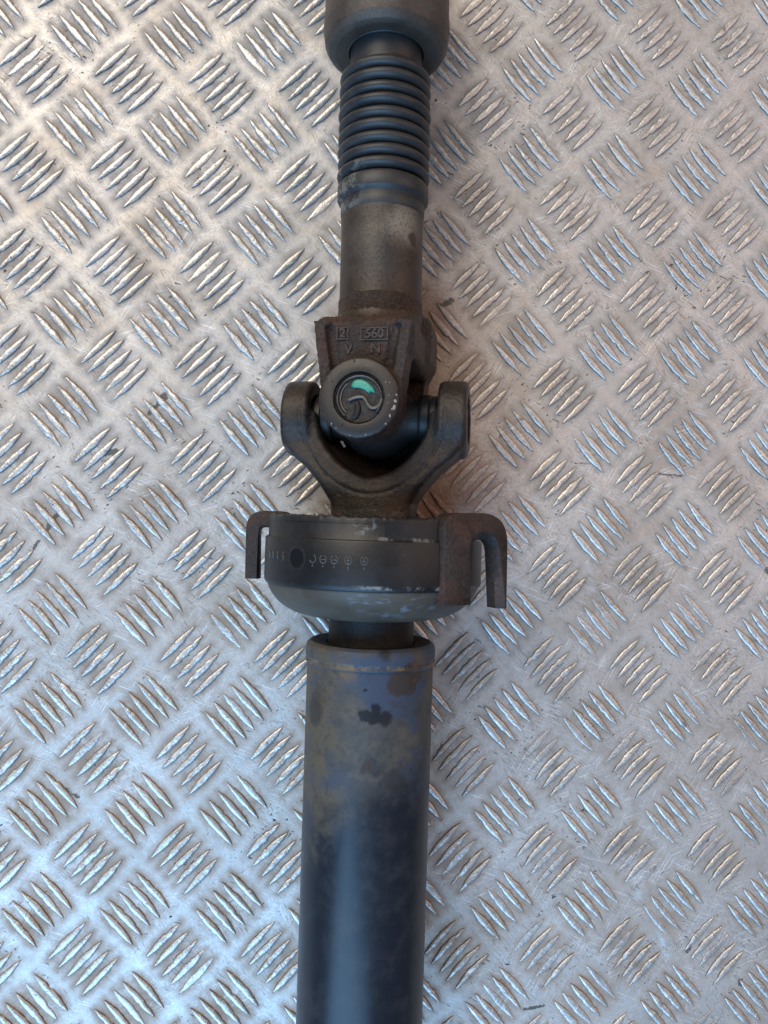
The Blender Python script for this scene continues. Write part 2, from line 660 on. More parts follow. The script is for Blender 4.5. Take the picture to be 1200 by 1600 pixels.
def hidden(px, py):
    x = 606 - .0285 * py
    for y0, y1, h in ((-50, 110, 100), (110, 500, 66), (500, 800, 130), (800, 960, 185), (960, 1700, 98)):
        if y0 <= py < y1 and abs(px - x) < h:
            return True
    return False


pick, rest = [], []
for b in bars:
    px, py, dep = project((b[0], b[1], 0))
    inside = -20 < px < 1220 and -20 < py < 1620
    p = .06
    if inside and px > 760 and py > 950:
        p = .28
    if inside and px > 930 and 1080 < py < 1480:
        p = .42
    k = int(rng.integers(18, NV)) if rng.random() < p else int(rng.integers(0, 18))
    flip = math.pi if rng.random() < .5 else 0
    tr = (b[0] + rng.normal(0, .12), b[1] + rng.normal(0, .12), b[2] + flip + rng.normal(0, .012), rng.uniform(.96, 1.03), rng.uniform(.9, 1.05), k)
    if inside and not hidden(px, py):
        pick.append((dep, tr))
    else:
        rest.append(tr)
pick.sort(key=lambda q: q[0])
rest += [q[1] for q in pick[300:]]
for _, (x, y, a, lx, ly, k) in pick[:300]:
    o = bpy.data.objects.new('tread_bar', variants[k][0])
    COL.objects.link(o)
    o.location = (x * MM, y * MM, float(undulate(x, y)) * MM)
    o.rotation_euler = (0, 0, a)
    o.scale = (lx, ly, 1)
    o.parent = floor
V, F, E, base = [], [], [], 0
for (x, y, a, lx, ly, k) in rest:
    v, f, e = variants[k][1:]
    c, s = math.cos(a), math.sin(a)
    vx, vy = v[:, 0] * lx, v[:, 1] * ly
    V.append(np.c_[x + vx * c - vy * s, y + vx * s + vy * c, v[:, 2] + undulate(x, y)])
    F.append(f + base)
    E.append(e)
    base += len(v)
me = bpy.data.meshes.new('tread_bars')
me.from_pydata(np.concatenate(V) * MM, [], np.concatenate(F).tolist())
me.polygons.foreach_set('use_smooth', [True] * len(me.polygons))
a = me.attributes.new('edge', 'FLOAT', 'POINT')
a.data.foreach_set('value', np.concatenate(E).astype(np.float32))
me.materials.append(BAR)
o = bpy.data.objects.new('tread_bars', me)
COL.objects.link(o)
o.parent = floor
o['kind'] = 'stuff'

# ------------------------------------------------------------------ the shaft
shaft = bpy.data.objects.new('propeller_shaft', None)
COL.objects.link(shaft)
shaft.location = tuple(ROOT_AT * MM)
shaft.empty_display_size = .05
shaft['label'] = 'used two-piece propeller shaft with universal joint and centre bearing lying on tread plate'
shaft['category'] = 'propeller shaft'

# --- housing of the sliding joint at the top
M = Mat('dusty_brown_housing')
a = M.noise(18, 6, .6)
col = M.mix(M.ramp(a, .35, .7), (.055, .042, .034), (.092, .072, .058))
col = M.mix(M.ramp(M.noise(5, 4, .6, off=3.), .70, .76), col, (.20, .18, .15))
grit = M.noise(1.4, 4, .65, off=12.)
col = M.mix(M.math('MULTIPLY', M.ramp(grit, .50, .66), .45), col, (.022, .017, .014))
col = M.mix(M.math('MULTIPLY', M.ramp(M.noise(9, 5, .7, off=15.), .55, .68), .4), col, (.100, .068, .050))
HOUSE = M.out(col, M.math('ADD', M.math('MULTIPLY', a, .25), .38), .2, M.bump(M.noise(2.2, 6, .65), .5, .5), .45)
hp = [(181.2, 19.3), (180.4, 25.6), (181.4, 28.2), (184.6, 30.2), (189.6, 30.9), (190.6, 31.1), (196.0, 31.1), (196.6, 30.6), (265, 30.7), (265, 10)]
housing = lathe('joint_housing', FU, rounded(hp, .9, 4), HOUSE, shaft)
M = Mat('black_rubber')
d = M.noise(22, 5, .65)
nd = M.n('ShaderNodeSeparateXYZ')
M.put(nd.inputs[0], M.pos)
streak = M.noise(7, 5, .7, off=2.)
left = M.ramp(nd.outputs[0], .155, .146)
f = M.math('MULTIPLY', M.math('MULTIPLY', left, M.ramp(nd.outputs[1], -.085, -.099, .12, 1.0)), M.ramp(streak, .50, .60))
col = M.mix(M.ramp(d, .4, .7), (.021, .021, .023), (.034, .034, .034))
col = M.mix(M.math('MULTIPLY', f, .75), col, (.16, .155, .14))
col = M.mix(M.ramp(M.noise(1.5, 3, .6, off=4.), .72, .78, 0, .5), col, (.15, .14, .13))
RUBBER = M.out(col, M.math('ADD', M.math('MULTIPLY', d, .2), .37), 0, M.bump(M.noise(1.2, 4, .6), .12, .3), .5)
lip = lathe('boot_lip', FU, rounded([(184, 17.2), (181.6, 17.8), (180.6, 18.6), (180.8, 19.5), (184, 19.6)], .5, 3), RUBBER, housing)

# --- bellows
prof = [(98.6, 19.0), (98.8, 20.2), (99.6, 20.5), (104.6, 20.6), (105.2, 20.2), (105.8, 20.6), (106.6, 22.0), (107.6, 22.4), (113.0, 22.4)]
prof += [(114.2, 21.6), (115.0, 20.2)]
s0, pitch = 118.6, 5.98
for k in range(9):
    c = s0 + k * pitch + (.0, .12, -.10, .08, -.14, .10, -.05, .14, 0)[k]
    R = 22.7 - .10 * max(0, k - 5) + (.1, -.15, .12, 0, -.1, .15, -.12, .05, 0)[k]
    for q in np.linspace(-1, 1, 11):
        ang = q * math.pi / 2 * 1.12
        prof.append((c + 2.72 * math.sin(ang) / math.sin(math.pi / 2 * 1.0), R - 3.6 + 3.6 * math.cos(ang)))
    prof.append((c + pitch / 2, 18.6))
prof += [(170.2, 18.2), (171.2, 17.6), (172.2, 17.9), (186, 17.5)]
boot = lathe('bellows_boot', FU, prof, RUBBER, shaft, n=144, sharp=80)

# --- sleeve
M = Mat('stained_sleeve_steel')
vec = M.warp(9, 8)
a = M.noise(12, 6, .65)
col = M.mix(M.ramp(a, .35, .7), (.036, .026, .021), (.068, .049, .038))
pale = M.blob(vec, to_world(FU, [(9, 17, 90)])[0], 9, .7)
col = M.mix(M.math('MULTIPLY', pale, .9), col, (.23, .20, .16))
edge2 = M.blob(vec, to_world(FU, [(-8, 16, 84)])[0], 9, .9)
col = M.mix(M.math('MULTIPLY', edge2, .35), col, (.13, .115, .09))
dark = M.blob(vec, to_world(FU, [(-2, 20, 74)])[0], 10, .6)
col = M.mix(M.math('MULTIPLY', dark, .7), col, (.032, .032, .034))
drip = M.blob(M.warp(6, 5), to_world(FU, [(13.5, 14.6, 84.5)])[0], 2.6, .4)
col = M.mix(M.math('MULTIPLY', drip, .9), col, (.035, .026, .022))
grit = M.noise(1.3, 4, .65, off=12.)
col = M.mix(M.math('MULTIPLY', M.ramp(grit, .50, .66), .55), col, (.018, .013, .011))
col = M.mix(M.math('MULTIPLY', M.ramp(M.noise(4, 5, .7, off=15.), .56, .66), .5), col, (.105, .060, .040))
SLEEVE = M.out(col, M.math('ADD', M.math('MULTIPLY', a, .3), .30), .25, M.bump(M.noise(1.8, 6, .65), .45, .6), .5)
sl = rounded([(34, 19.6), (47, 20.9), (52, 20.2), (90, 20.0), (96, 20.2), (98.8, 20.4), (100, 19.4), (101, 18)], 1.2, 3)
lathe('sleeve', FU, sl, SLEEVE, shaft)

# --- joint cross with its seals
BLACKIRON = cast_material('oily_black_iron', base=(.014, .013, .014), rustc=(.03, .022, .02), grey=(.04, .037, .033), amt=.3, pit=.3, rough=.56)
SEAL = Mat('black_seal').out((.010, .010, .011), .45, 0, None, .35)


def cross_fn(X, Y, Z):
    d = np.sqrt(X * X + (Y + 4) ** 2 + Z * Z) - 19
    d = smin(d, sd_cyl(np.sqrt(X * X + Z * Z), Y, 9.6, -34, 34, 1), 4)
    return smin(d, sd_cyl(np.sqrt(Y * Y + Z * Z), X, 9.6, -36, 36, 1), 4)


cross = sdf_obj('joint_cross', YL, cross_fn, (-38, -37, -21), (38, 37, 21), 1.1, BLACKIRON, shaft)
ec, pc, sc_ = YL


def ring_frame(axis, u):
    w = np.cross(axis, u)
    return (u, w, axis)


for ax, u in ((ec, pc), (-ec, pc), (pc, ec), (-pc, ec)):
    fr = ring_frame(ax, u)
    lathe('seal', fr, rounded([(21, 9), (21, 11.6), (22.5, 12.2), (26, 12.2), (26.6, 11.4), (29.5, 11.6), (30, 9)], .5, 3), SEAL, cross, n=64)

# --- upper yoke (arms up and down)
HB = 47.0


def yoke_upper(X, Y, Z):
    aY = abs(Y)
    ri = np.sqrt(X * X + Y * Y)
    d = sd_cyl(ri, Z, 20.6, 30, 56, 2)
    d = smin(d, sd_box(X, Y, Z, (0, 0, 30), (22.3, 39, 8.6), 4), 4)
    d = smin(d, sd_box(X, Y, Z, (.8, -20, 37), (24.2, 17, 12.5), 5), 3)
    # arms taper from the shoulder to the boss
    wz = np.interp(Z, [0, 12, 36, 40], [17.4, 18.8, 22.0, 21.8])
    arm = np.maximum(abs(X) - wz, abs(aY - 34.5) - 8.2)
    arm = np.maximum(arm, abs(Z - 16.6) - 18.4)
    d = smin(d, arm, 3.0)
    boss = sd_cyl(np.sqrt(X * X + Z * Z), aY, 17.6, 23, HB, .9)
    # pocket between two ribs on the outer face
    px = np.interp(Z, [14, 37], [12.0, 15.6])
    pock = np.maximum(abs(X) - px + (42.5 - aY) * .55, 40.2 - aY)
    pock = np.maximum(pock, 14.0 - Z)
    d = smax(d, -pock, 1.1)
    # deeper groove along each rib
    gro = np.sqrt((abs(X) - np.interp(Z, [14, 37], [11.4, 15.0])) ** 2 + (aY - 42.4) ** 2 * .5) - 2.5
    gro = np.maximum(gro, 12 - Z)
    gro = np.maximum(gro, Z - 33)
    d = smax(d, -gro, 1.2)
    d = smin(d, boss, 1.1)
    # throat between the arms and bore through the bosses
    th = np.maximum(aY - 23.0, (np.sqrt(np.maximum(Z, 0) ** 2 + (aY * .45) ** 2) - 21.5))
    th = np.maximum(th, -30 - Z)
    d = smax(d, -th, 2.5)
    bore = np.maximum(np.sqrt(X * X + Z * Z) - 11.3, 30 - aY)
    d = smax(d, -bore, .35)
    rough = .10 * np.sin(X * 1.9 + Z * 1.3) * np.sin(Y * 1.7 - Z * 2.1)
    return d + rough * .6


yu = sdf_obj('yoke', YU, yoke_upper, (-25, -48, -20), (25, 48, 60), .62, CAST, shaft, .085)
yu['label'] = 'rusty brown forged yoke with cast lettering and round bearing boss'

# --- lower yoke (arms left and right)


def yoke_lower(X, Y, Z):
    aX = abs(X)
    ri = np.sqrt(X * X + Y * Y)
    d = sd_cyl(ri, Z, 18.0, 34, 54, 1)
    outer = np.interp(Z, [-20, 14, 19, 25, 33, 41, 60], [43, 43, 39, 31.5, 24.5, 19.5, 18.0])
    half = np.interp(Z, [-20, 0, 20, 32, 44], [15, 15.5, 16.5, 17.5, 16])
    body = smax(aX - outer, abs(Y) - half, 5.0) * .86
    body = np.maximum(body, -2 - Z)
    body = np.maximum(body, Z - 48)
    kk = np.interp(Y, [-17, -11, 3], [.25, .75, 1.0])
    inner = ((aX / (26.8 * kk)) ** 1.75 + (np.maximum(Z, 0) / (28.6 * kk)) ** 1.75) ** (1 / 1.75) - 1
    inner = inner * 26 * kk
    inner = np.where(Z < 0, aX - 26.8 * kk, inner)
    body = smax(body, -inner, 2.5)
    # thin the web behind the rim of the fork
    d = smin(d, body, 4)
    boss = sd_cyl(np.sqrt(Y * Y + Z * Z), aX, 18.6, 30.5, 44.3, 2.4)
    d = smin(d, boss, 3.0)
    bore = np.maximum(np.sqrt(Y * Y + Z * Z) - 11.5, 41.5 - aX)
    d = smax(d, -bore, .4)
    bin_ = np.maximum(np.sqrt(Y * Y + Z * Z) - 12.0, aX - 33)
    d = smax(d, -bin_, .8)
    # forging seam along the front of the fork
    cl = ((aX / 34.5) ** 1.85 + (np.maximum(Z, 0) / 37.0) ** 1.85) ** (1 / 1.85) - 1
    seam = np.exp(-(cl * 33 / .55) ** 2) * (Y > 6) * (Z > -4)
    rough = .08 * np.sin(X * 1.9 + Z * 1.3) * np.sin(Y * 1.7 - Z * 2.1)
    return d + .45 * seam + rough * .5


ylo = sdf_obj('yoke', YL, yoke_lower, (-48, -23, -22), (48, 23, 58), .66, CASTD, shaft, .035)
ylo['label'] = 'dark grey fork yoke with ears to left and right'

# bearing cups, wire clip, paint and lettering on the upper yoke
M = Mat('grimy_cup')
a = M.noise(2.2, 5, .7)
col = M.mix(M.ramp(a, .4, .7), (.016, .014, .013), (.050, .042, .036))
CUP = M.out(col, M.math('ADD', M.math('MULTIPLY', a, .3), .25), .3, M.bump(a, .9, .9), .5)


def plan(pts, h):
    """points (e, s) on the boss at height h along p -> (e, p, s) rows"""
    return [(x, h, s) for x, s in pts]


face = lathe('boss_face', FB, [(HB + .05, 11.4), (HB + .12, 11.9), (HB + .12, 16.6), (HB - .1, 17.0)], FACE, yu, n=96)
cup = lathe('bearing_cup', FB, [(HB - 4, 11.25), (HB - 1.2, 11.2), (HB - .9, 10.6), (HB - 1.9, 10.2), (HB - 2.1, 8.5), (HB - 2.1, 0.05)], CUP, yu, n=80)
for sgn in (1, -1):
    fr = ring_frame(ec * sgn, pc)
    lathe('bearing_cup', fr, [(40.5, 11.4), (42.4, 11.3), (42.6, 10.6), (41.8, 10.2), (41.6, .05)], CUP, ylo, n=64)
WIRE = cast_material('worn_wire_steel', base=(.13, .115, .10), rustc=(.09, .07, .055), grey=(.17, .155, .14), amt=.5, pit=.25, rough=.4)
DARKWIRE = cast_material('dark_clip_steel', base=(.05, .047, .044), rustc=(.06, .045, .036), grey=(.10, .095, .085), amt=.5, pit=.2, rough=.35)
# pixel-like plan of the cup: centre (0, 0), +e right, +s up
arc = [(9.7 * math.cos(t), 9.7 * math.sin(t)) for t in np.linspace(math.radians(-38), math.radians(232), 60)]
tube('circlip', YU, plan(arc, HB - 1.35), .55, DARKWIRE, yu, 8, .8)
arc = [(8.3 * math.cos(t), 8.3 * math.sin(t)) for t in np.linspace(math.radians(128), math.radians(228), 26)]
tube('circlip', YU, plan(arc, HB - 1.5), .32, WIRE, yu, 8, .7)


def spline(pts, n=8):
    P = np.array([pts[0]] + list(pts) + [pts[-1]], float)
    out = []
    for i in range(1, len(P) - 2):
        for t in np.linspace(0, 1, n, endpoint=False):
            a, b, c, d = P[i - 1:i + 3]
            out.append(.5 * ((2 * b) + (c - a) * t + (2 * a - 5 * b + 4 * c - d) * t * t + (3 * b - a - 3 * c + d) * t ** 3))
    out.append(P[-2])
    return np.array(out)


tail = spline([(-4.7, -.9), (-2.2, .2), (1.0, .6), (2.6, -.6), (4.0, -2.9), (5.6, -4.2), (7.6, -3.9), (9.2, -2.4), (9.8, -.2)])
tube('clip_tail', YU, plan(tail, HB - 1.2), .72, WIRE, yu, 8, .7)
tongue = spline([(-1.4, -1.2), (-.6, -4.0), (-1.2, -7.0), (-2.8, -8.9)])
tube('clip_tongue', YU, plan(tongue, HB - 1.6), [.5 + .9 * math.sin(math.pi * t) for t in np.linspace(0.1, .95, len(tongue))], BLACKIRON, yu, 8, .5)

M = Mat('green_paint')
a = M.noise(3, 5, .65)
col = M.mix(M.ramp(a, .45, .75), (.028, .29, .20), (.085, .38, .28))
GREEN = M.out(col, .38, 0, M.bump(M.noise(1.2, 4, .6), .25, .6), .5)


def slab(name, fr, pts, h0, h1, mat, parent):
    """extruded outline (e, s) between heights h0 and h1 along p, domed towards its centre"""
    P = np.array(pts, float)
    c = P.mean(0)
    n = len(P)
    V = [(x, h0, s) for x, s in P]
    for f, h in ((.97, h0 + (h1 - h0) * .55), (.80, h1 * .85 + h0 * .15), (.45, h1)):
        V += [(c[0] + (x - c[0]) * f, h, c[1] + (s - c[1]) * f) for x, s in P]
    V.append((c[0], h1, c[1]))
    F = []
    for k in range(3):
        for i in range(n):
            j = (i + 1) % n
            F.append((k * n + i, k * n + j, (k + 1) * n + j, (k + 1) * n + i))
    F += [(3 * n + i, 3 * n + (i + 1) % n, 4 * n) for i in range(n)]
    return fix_normals(mesh_obj(name, to_world(fr, V), F, mat, parent))


paint = spline([(-3.9, 5.4), (-2.8, 7.6), (-.4, 8.4), (2.4, 7.6), (5.0, 5.6), (6.6, 3.2), (6.3, 2.4), (4.9, 3.0), (4.2, 2.3), (2.0, 3.7), (-.6, 4.6), (-2.6, 4.6), (-3.9, 5.4)], 5)[:-1]
slab('paint_mark', YU, paint, HB - 2.2, HB - 1.35, GREEN, yu)
CHIP = Mat('bare_metal_chip').out((.30, .235, .19), .55, .4)
for (x, s, r) in ((16.0, -1.5, 1.3), (15.6, -4.3, 1.5), (14.6, -5.0, .8), (16.4, 1.2, .8), (13.8, -7.8, 1.1), (12.0, -11.2, .7), (13.2, 1.0, .45),
                  (11.6, 6.6, .55), (13.4, 6.4, .5), (3.5, -16.0, .6), (-3.4, -16.2, .5), (-9.6, -13.2, .6), (-11.6, -11.2, .7), (12.9, -2.2, .45)):
    r *= .72
    n = 11
    o2 = [(x + r * (0.55 + .75 * rng.random()) * math.cos(q) * .75, s + r * (.55 + .75 * rng.random()) * math.sin(q)) for q in np.linspace(0, 6.28, n, endpoint=False)]
    slab('paint_chip', YU, o2, HB + .02, HB + .2, CHIP, yu)


def lettering(name, body, fr, at, size, depth, mat, parent, flip=1, bold=.0):
    cu = bpy.data.curves.new(name, 'FONT')
    cu.body = body
    cu.size = size
    cu.extrude = depth
    cu.offset = bold
    cu.bevel_depth = .08
    cu.align_x = 'CENTER'
    cu.align_y = 'CENTER'
    tmp = bpy.data.objects.new(name, cu)
    COL.objects.link(tmp)
    dg = bpy.context.evaluated_depsgraph_get()
    me = bpy.data.meshes.new_from_object(tmp.evaluated_get(dg))
    co = np.zeros(len(me.vertices) * 3)
    me.vertices.foreach_get('co', co)
    co = co.reshape(-1, 3)
    fc = [tuple(p.vertices) for p in me.polygons]
    bpy.data.objects.remove(tmp)
    bpy.data.curves.remove(cu)
    bpy.data.meshes.remove(me)
    V = np.c_[at[0] + co[:, 0] * flip, at[1] + co[:, 2], at[2] + co[:, 1]]
    return fix_normals(mesh_obj(name, to_world(fr, V), fc, mat, parent, smooth=False))


def frame_box(name, fr, c, w, h, t, mat, parent, h0, h1):
    V, F = [], []
    for (dx, dy) in ((-1, -1), (1, -1), (1, 1), (-1, 1)):
        for k, hh in ((0, h0), (0, h1), (1, h1), (1, h0)):
            V.append((c[0] + dx * (w / 2 - k * t), hh, c[1] + dy * (h / 2 - k * t)))
    for i in range(4):
        j = (i + 1) % 4
        for k in range(3):
            F.append((i * 4 + k, j * 4 + k, j * 4 + k + 1, i * 4 + k + 1))
    return fix_normals(mesh_obj(name, to_world(fr, V), F, mat, parent, smooth=False))


PF = 40.15
WORN = cast_material('worn_letter_iron', base=(.046, .034, .029), rustc=(.085, .050, .037), grey=(.085, .068, .058), amt=.5, pit=.7, rough=.46)
lettering('cast_letter', '2', YU, (-9.2, PF, 29.6), 5.6, .62, WORN, yu, 1, .12)
frame_box('letter_frame', YU, (-9.2, 29.6), 5.4, 5.6, .55, WORN, yu, PF - .3, PF + .75)
lettering('cast_letter', '560', YU, (5.0, PF, 29.2), 5.6, .62, WORN, yu, 1, .12)
frame_box('letter_frame', YU, (5.0, 29.2), 12.4, 5.8, .55, WORN, yu, PF - .3, PF + .75)
lettering('cast_letter', 'V', YU, (-6.4, PF, 22.4), 5.8, .62, WORN, yu, 1, .12)
lettering('cast_letter', 'N', YU, (5.6, PF, 22.6), 6.2, .62, WORN, yu, 1, .12)

# small bluish-grey metal tab between the yokes
tab = Mat('bright_steel').out((.09, .10, .115), .4, .5)
mb = [(-16.6, 7, -14.2), (-15.4, 7, -13.9), (-13.6, 7, -16.8), (-14.7, 7, -17.2)]
V = [(x, y + dy, s) for dy in (0, 1.4) for x, y, s in mb]
F = [(0, 1, 2, 3), (4, 5, 6, 7), (0, 1, 5, 4), (1, 2, 6, 5), (2, 3, 7, 6), (3, 0, 4, 7)]
fix_normals(mesh_obj('small_tab', to_world(YU, V), F, tab, cross, smooth=False))

# --- neck through the bearing
lathe('neck', FL, rounded([(38, 17.5), (50, 18.2), (52, 20.4), (112, 20.8), (113, 10)], .8, 3), BLACKIRON, shaft)

# --- centre bearing: rubber-lined support
M = Mat('pressed_steel_dish')
a = M.noise(18, 6, .6)
vec = M.warp(9, 10)
col = M.mix(M.ramp(a, .35, .7), (.070, .056, .040), (.108, .088, .066))
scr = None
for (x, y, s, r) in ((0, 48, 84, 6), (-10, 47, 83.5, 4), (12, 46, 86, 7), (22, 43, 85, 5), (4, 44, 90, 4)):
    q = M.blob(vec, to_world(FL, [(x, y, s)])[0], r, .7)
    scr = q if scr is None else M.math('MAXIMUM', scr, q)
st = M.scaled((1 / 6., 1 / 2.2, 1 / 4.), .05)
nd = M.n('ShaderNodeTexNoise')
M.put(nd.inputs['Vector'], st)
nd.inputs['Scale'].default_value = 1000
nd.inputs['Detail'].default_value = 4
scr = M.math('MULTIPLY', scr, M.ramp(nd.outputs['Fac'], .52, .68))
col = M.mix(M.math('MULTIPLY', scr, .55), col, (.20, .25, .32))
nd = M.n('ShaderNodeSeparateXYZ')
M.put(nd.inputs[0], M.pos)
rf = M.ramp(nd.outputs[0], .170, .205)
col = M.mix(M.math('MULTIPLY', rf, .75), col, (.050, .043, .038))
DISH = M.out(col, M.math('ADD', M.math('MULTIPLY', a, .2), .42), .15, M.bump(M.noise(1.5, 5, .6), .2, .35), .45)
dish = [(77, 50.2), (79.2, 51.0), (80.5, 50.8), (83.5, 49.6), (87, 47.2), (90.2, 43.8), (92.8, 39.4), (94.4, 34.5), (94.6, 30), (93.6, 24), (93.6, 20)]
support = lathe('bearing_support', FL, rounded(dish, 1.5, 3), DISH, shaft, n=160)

M = Mat('black_steel_strap')
a = M.noise(20, 6, .65)
b = M.noise(2, 4, .6, off=4.)
col = M.mix(M.ramp(a, .4, .7), (.009, .010, .012), (.020, .020, .022))
col = M.mix(M.ramp(b, .68, .76, 0, .6), col, (.10, .10, .10))
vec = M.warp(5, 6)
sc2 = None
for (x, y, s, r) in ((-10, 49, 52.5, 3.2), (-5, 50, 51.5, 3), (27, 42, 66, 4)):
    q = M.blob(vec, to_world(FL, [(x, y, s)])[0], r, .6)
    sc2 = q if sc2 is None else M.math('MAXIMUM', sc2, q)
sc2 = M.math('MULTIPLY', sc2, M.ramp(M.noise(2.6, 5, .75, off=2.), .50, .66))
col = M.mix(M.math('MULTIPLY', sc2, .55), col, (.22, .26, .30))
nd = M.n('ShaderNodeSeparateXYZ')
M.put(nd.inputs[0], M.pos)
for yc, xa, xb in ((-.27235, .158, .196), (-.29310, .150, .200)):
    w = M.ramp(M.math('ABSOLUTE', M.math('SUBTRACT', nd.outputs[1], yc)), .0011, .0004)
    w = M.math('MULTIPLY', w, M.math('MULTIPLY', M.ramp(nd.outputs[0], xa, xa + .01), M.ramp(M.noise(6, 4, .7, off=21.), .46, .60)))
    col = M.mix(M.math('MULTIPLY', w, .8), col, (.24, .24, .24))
STRAP = M.out(col, M.math('ADD', M.math('MULTIPLY', a, .25), .30), .1, M.bump(M.noise(1.3, 5, .6), .15, .35), .5)


def torn(k, th, rr, ss):
    if k in (1, 2, 3):
        g = sum(np.sin(th * f + p) * w for f, p, w in ((23, .4, .28), (41, 1.1, .22), (67, 2.2, .2), (97, .7, .16), (9, .2, .35)))
        ss = ss + np.abs(g) * -1.1 * (1 if k > 1 else .8)
        rr = rr + (g * .25 if k == 2 else 0)
    return rr, ss


strap_prof = [(49.5, 34), (48.2, 46.5), (47.9, 49.6), (48.6, 50.4), (49.6, 50.7), (57.2, 50.9), (57.7, 51.2), (58.0, 52.1), (58.6, 52.35),
              (77.0, 52.45), (78.6, 52.3), (79.4, 51.8), (79.8, 50.6), (79.8, 48)]
strap = lathe('strap', FL, strap_prof, STRAP, support, n=360, jit=torn)
# rubber ring behind the strap
lathe('rubber_ring', FL, rounded([(50.6, 51), (50.2, 40), (52, 30), (54, 22), (54, 19.5)], 1.2, 3), RUBBER, support, n=128)


def on_strap(x_mm, s, r=52.45):
    """lateral position on the upper side -> angle"""
    a = math.asin(x_mm / r)
    return a


def arc_pts(a, s, r, pts):
    """plan points (u along circumference, v along +s) wrapped on the strap"""
    return [((r) * math.sin(a + u / r), r * math.cos(a + u / r), s + v) for u, v in pts]


MARK = cast_material('scuffed_emboss', base=(.075, .075, .078), rustc=(.055, .05, .048), grey=(.14, .14, .14), amt=.3, pit=.2, rough=.4)
RS = 52.5


def mark(a, s, parts, w=.30):
    for pts in parts:
        tube('embossed_mark', FL, arc_pts(a, s, RS, pts), w, MARK, strap, 6, .7)


circ = [(1.55 * math.sin(t), 1.75 * math.cos(t)) for t in np.linspace(-2.9, 2.9, 22)]
for x, full in ((-29.6, 0), (-25.2, 1), (-20.5, 1), (-14.6, 2), (-8.0, 3)):
    a = on_strap(x, 0)
    parts = [circ if full else circ[6:]]
    if full:
        parts.append([(-1.5, .2), (0, .1), (1.5, .2)])
    if full > 1:
        parts.append([(0, -1.6), (0, 0), (0, 1.6)])
    parts.append([(-.45, 3.1), (0, 3.2), (.45, 3.1)])
    parts.append([(0, 2.4), (0, 2.8), (.02, 4.3)][:2 + (full > 1)])
    mark(a, 66.3, parts, .22)
for x, parts in ((-42.6, [[(-.9, -1.6), (.5, -1.7), (-.8, .2), (.7, .6), (.4, 1.9), (-.8, 2.0)]]),
                 (-45.2, [[(-.7, -1.8), (.7, 1.8)], [(.7, -1.8), (-.7, 1.8)]]),
                 (-47.4, [[(-.7, -1.8), (-.5, 1.8)], [(.6, -1.8), (.7, 1.8)], [(-1.1, 0), (1.1, .1)]]),
                 (-49.0, [[(-.5, -1.8), (-.4, 1.8)], [(.4, -1.8), (.5, 1.8)], [(-.8, 0), (.8, .1)]])):
    mark(on_strap(x, 0), 66.0, parts, .22)
# drain hole: raised rim round a flat black disc painted as its inner shade
BLACK = Mat('hole_shade').out((.007, .007, .008), .8, 0, None, 0.15)
a = on_strap(-36.6, 0)
hp_ = [(4.6 * math.cos(t), 4.9 * math.sin(t)) for t in np.linspace(0, 2 * math.pi, 28, endpoint=False)]
V = []
for f, rr in ((1.12, RS - .02), (1.0, RS + .22), (.9, RS + .1), (.84, RS + .03)):
    V += arc_pts(a, 66.5, rr, [(u * f, v * f) for u, v in hp_])
n = len(hp_)
F = [(k * n + i, k * n + (i + 1) % n, (k + 1) * n + (i + 1) % n, (k + 1) * n + i) for k in range(3) for i in range(n)]
fix_normals(mesh_obj('hole_rim', to_world(FL, V), F, STRAP, strap))
V = arc_pts(a, 66.5, RS + .04, [(u * .86, v * .86) for u, v in hp_]) + arc_pts(a, 66.5, RS + .04, [(0, 0)])
F = [(i, (i + 1) % n, n) for i in range(n)]
fix_normals(mesh_obj('hole_shade_disc', to_world(FL, V), F, BLACK, strap))
# overlapping end of the strap
a0 = on_strap(0.6, 0)
V, F = [], []
us = np.linspace(0, 26, 14)
for u in us:
    for s, r in ((49.8, 50.6), (49.8, 51.15), (57.4, 51.25), (57.6, 50.6)):
        rr = r
        V.append((rr * math.sin(a0 + u / 52), rr * math.cos(a0 + u / 52), s))
for i in range(len(us) - 1):
    for k in range(3):
        F.append((i * 4 + k, i * 4 + k + 1, (i + 1) * 4 + k + 1, (i + 1) * 4 + k))
F += [(0, 1, 2, 3), tuple((len(us) - 1) * 4 + k for k in range(4))]
fix_normals(mesh_obj('strap_end', to_world(FL, V), F, STRAP, strap, smooth=False))


# --- slotted bracket ears
def ear(name, fr, o, outer, inner, t, cham, drop, mat, parent, lift=0.0):
    """U-shaped ear: matching outer and inner outlines (u, s), thickness t along -n, chamfered slot"""
    outer, inner = np.array(outer, float), np.array(inner, float)
    n = len(outer)
    d = outer - inner
    L = np.linalg.norm(d, axis=1)[:, None]
    top_in = inner + d / L * cham
    r = min(2.2, t * .26)
    rings = [(outer, -t), (outer, -r), (outer - d / L * r * .3, -r * .3), (outer - d / L * r, 0), (top_in, 0), (inner, -drop), (inner, -t)]
    V = np.concatenate([np.c_[p[:, 0], np.full(n, h + lift), p[:, 1]] for p, h in rings])
    K = len(rings)
    F = []
    for k in range(K):
        k2 = (k + 1) % K
        for i in range(n - 1):
            F.append((k * n + i, k * n + i + 1, k2 * n + i + 1, k2 * n + i))
    F.append(tuple(k * n for k in range(K)))
    F.append(tuple(k * n + n - 1 for k in range(K)))
    ob = fix_normals(mesh_obj(name, to_world(fr, V, o), F, mat, parent))
    ob.data.set_sharp_from_angle(angle=math.radians(40))
    return ob


def resample(pts, n):
    P = np.array(pts, float)
    d = np.r_[0, np.cumsum(np.linalg.norm(np.diff(P, axis=0), axis=1))]
    t = np.linspace(0, d[-1], n)
    return np.c_[np.interp(t, d, P[:, 0]), np.interp(t, d, P[:, 1])]


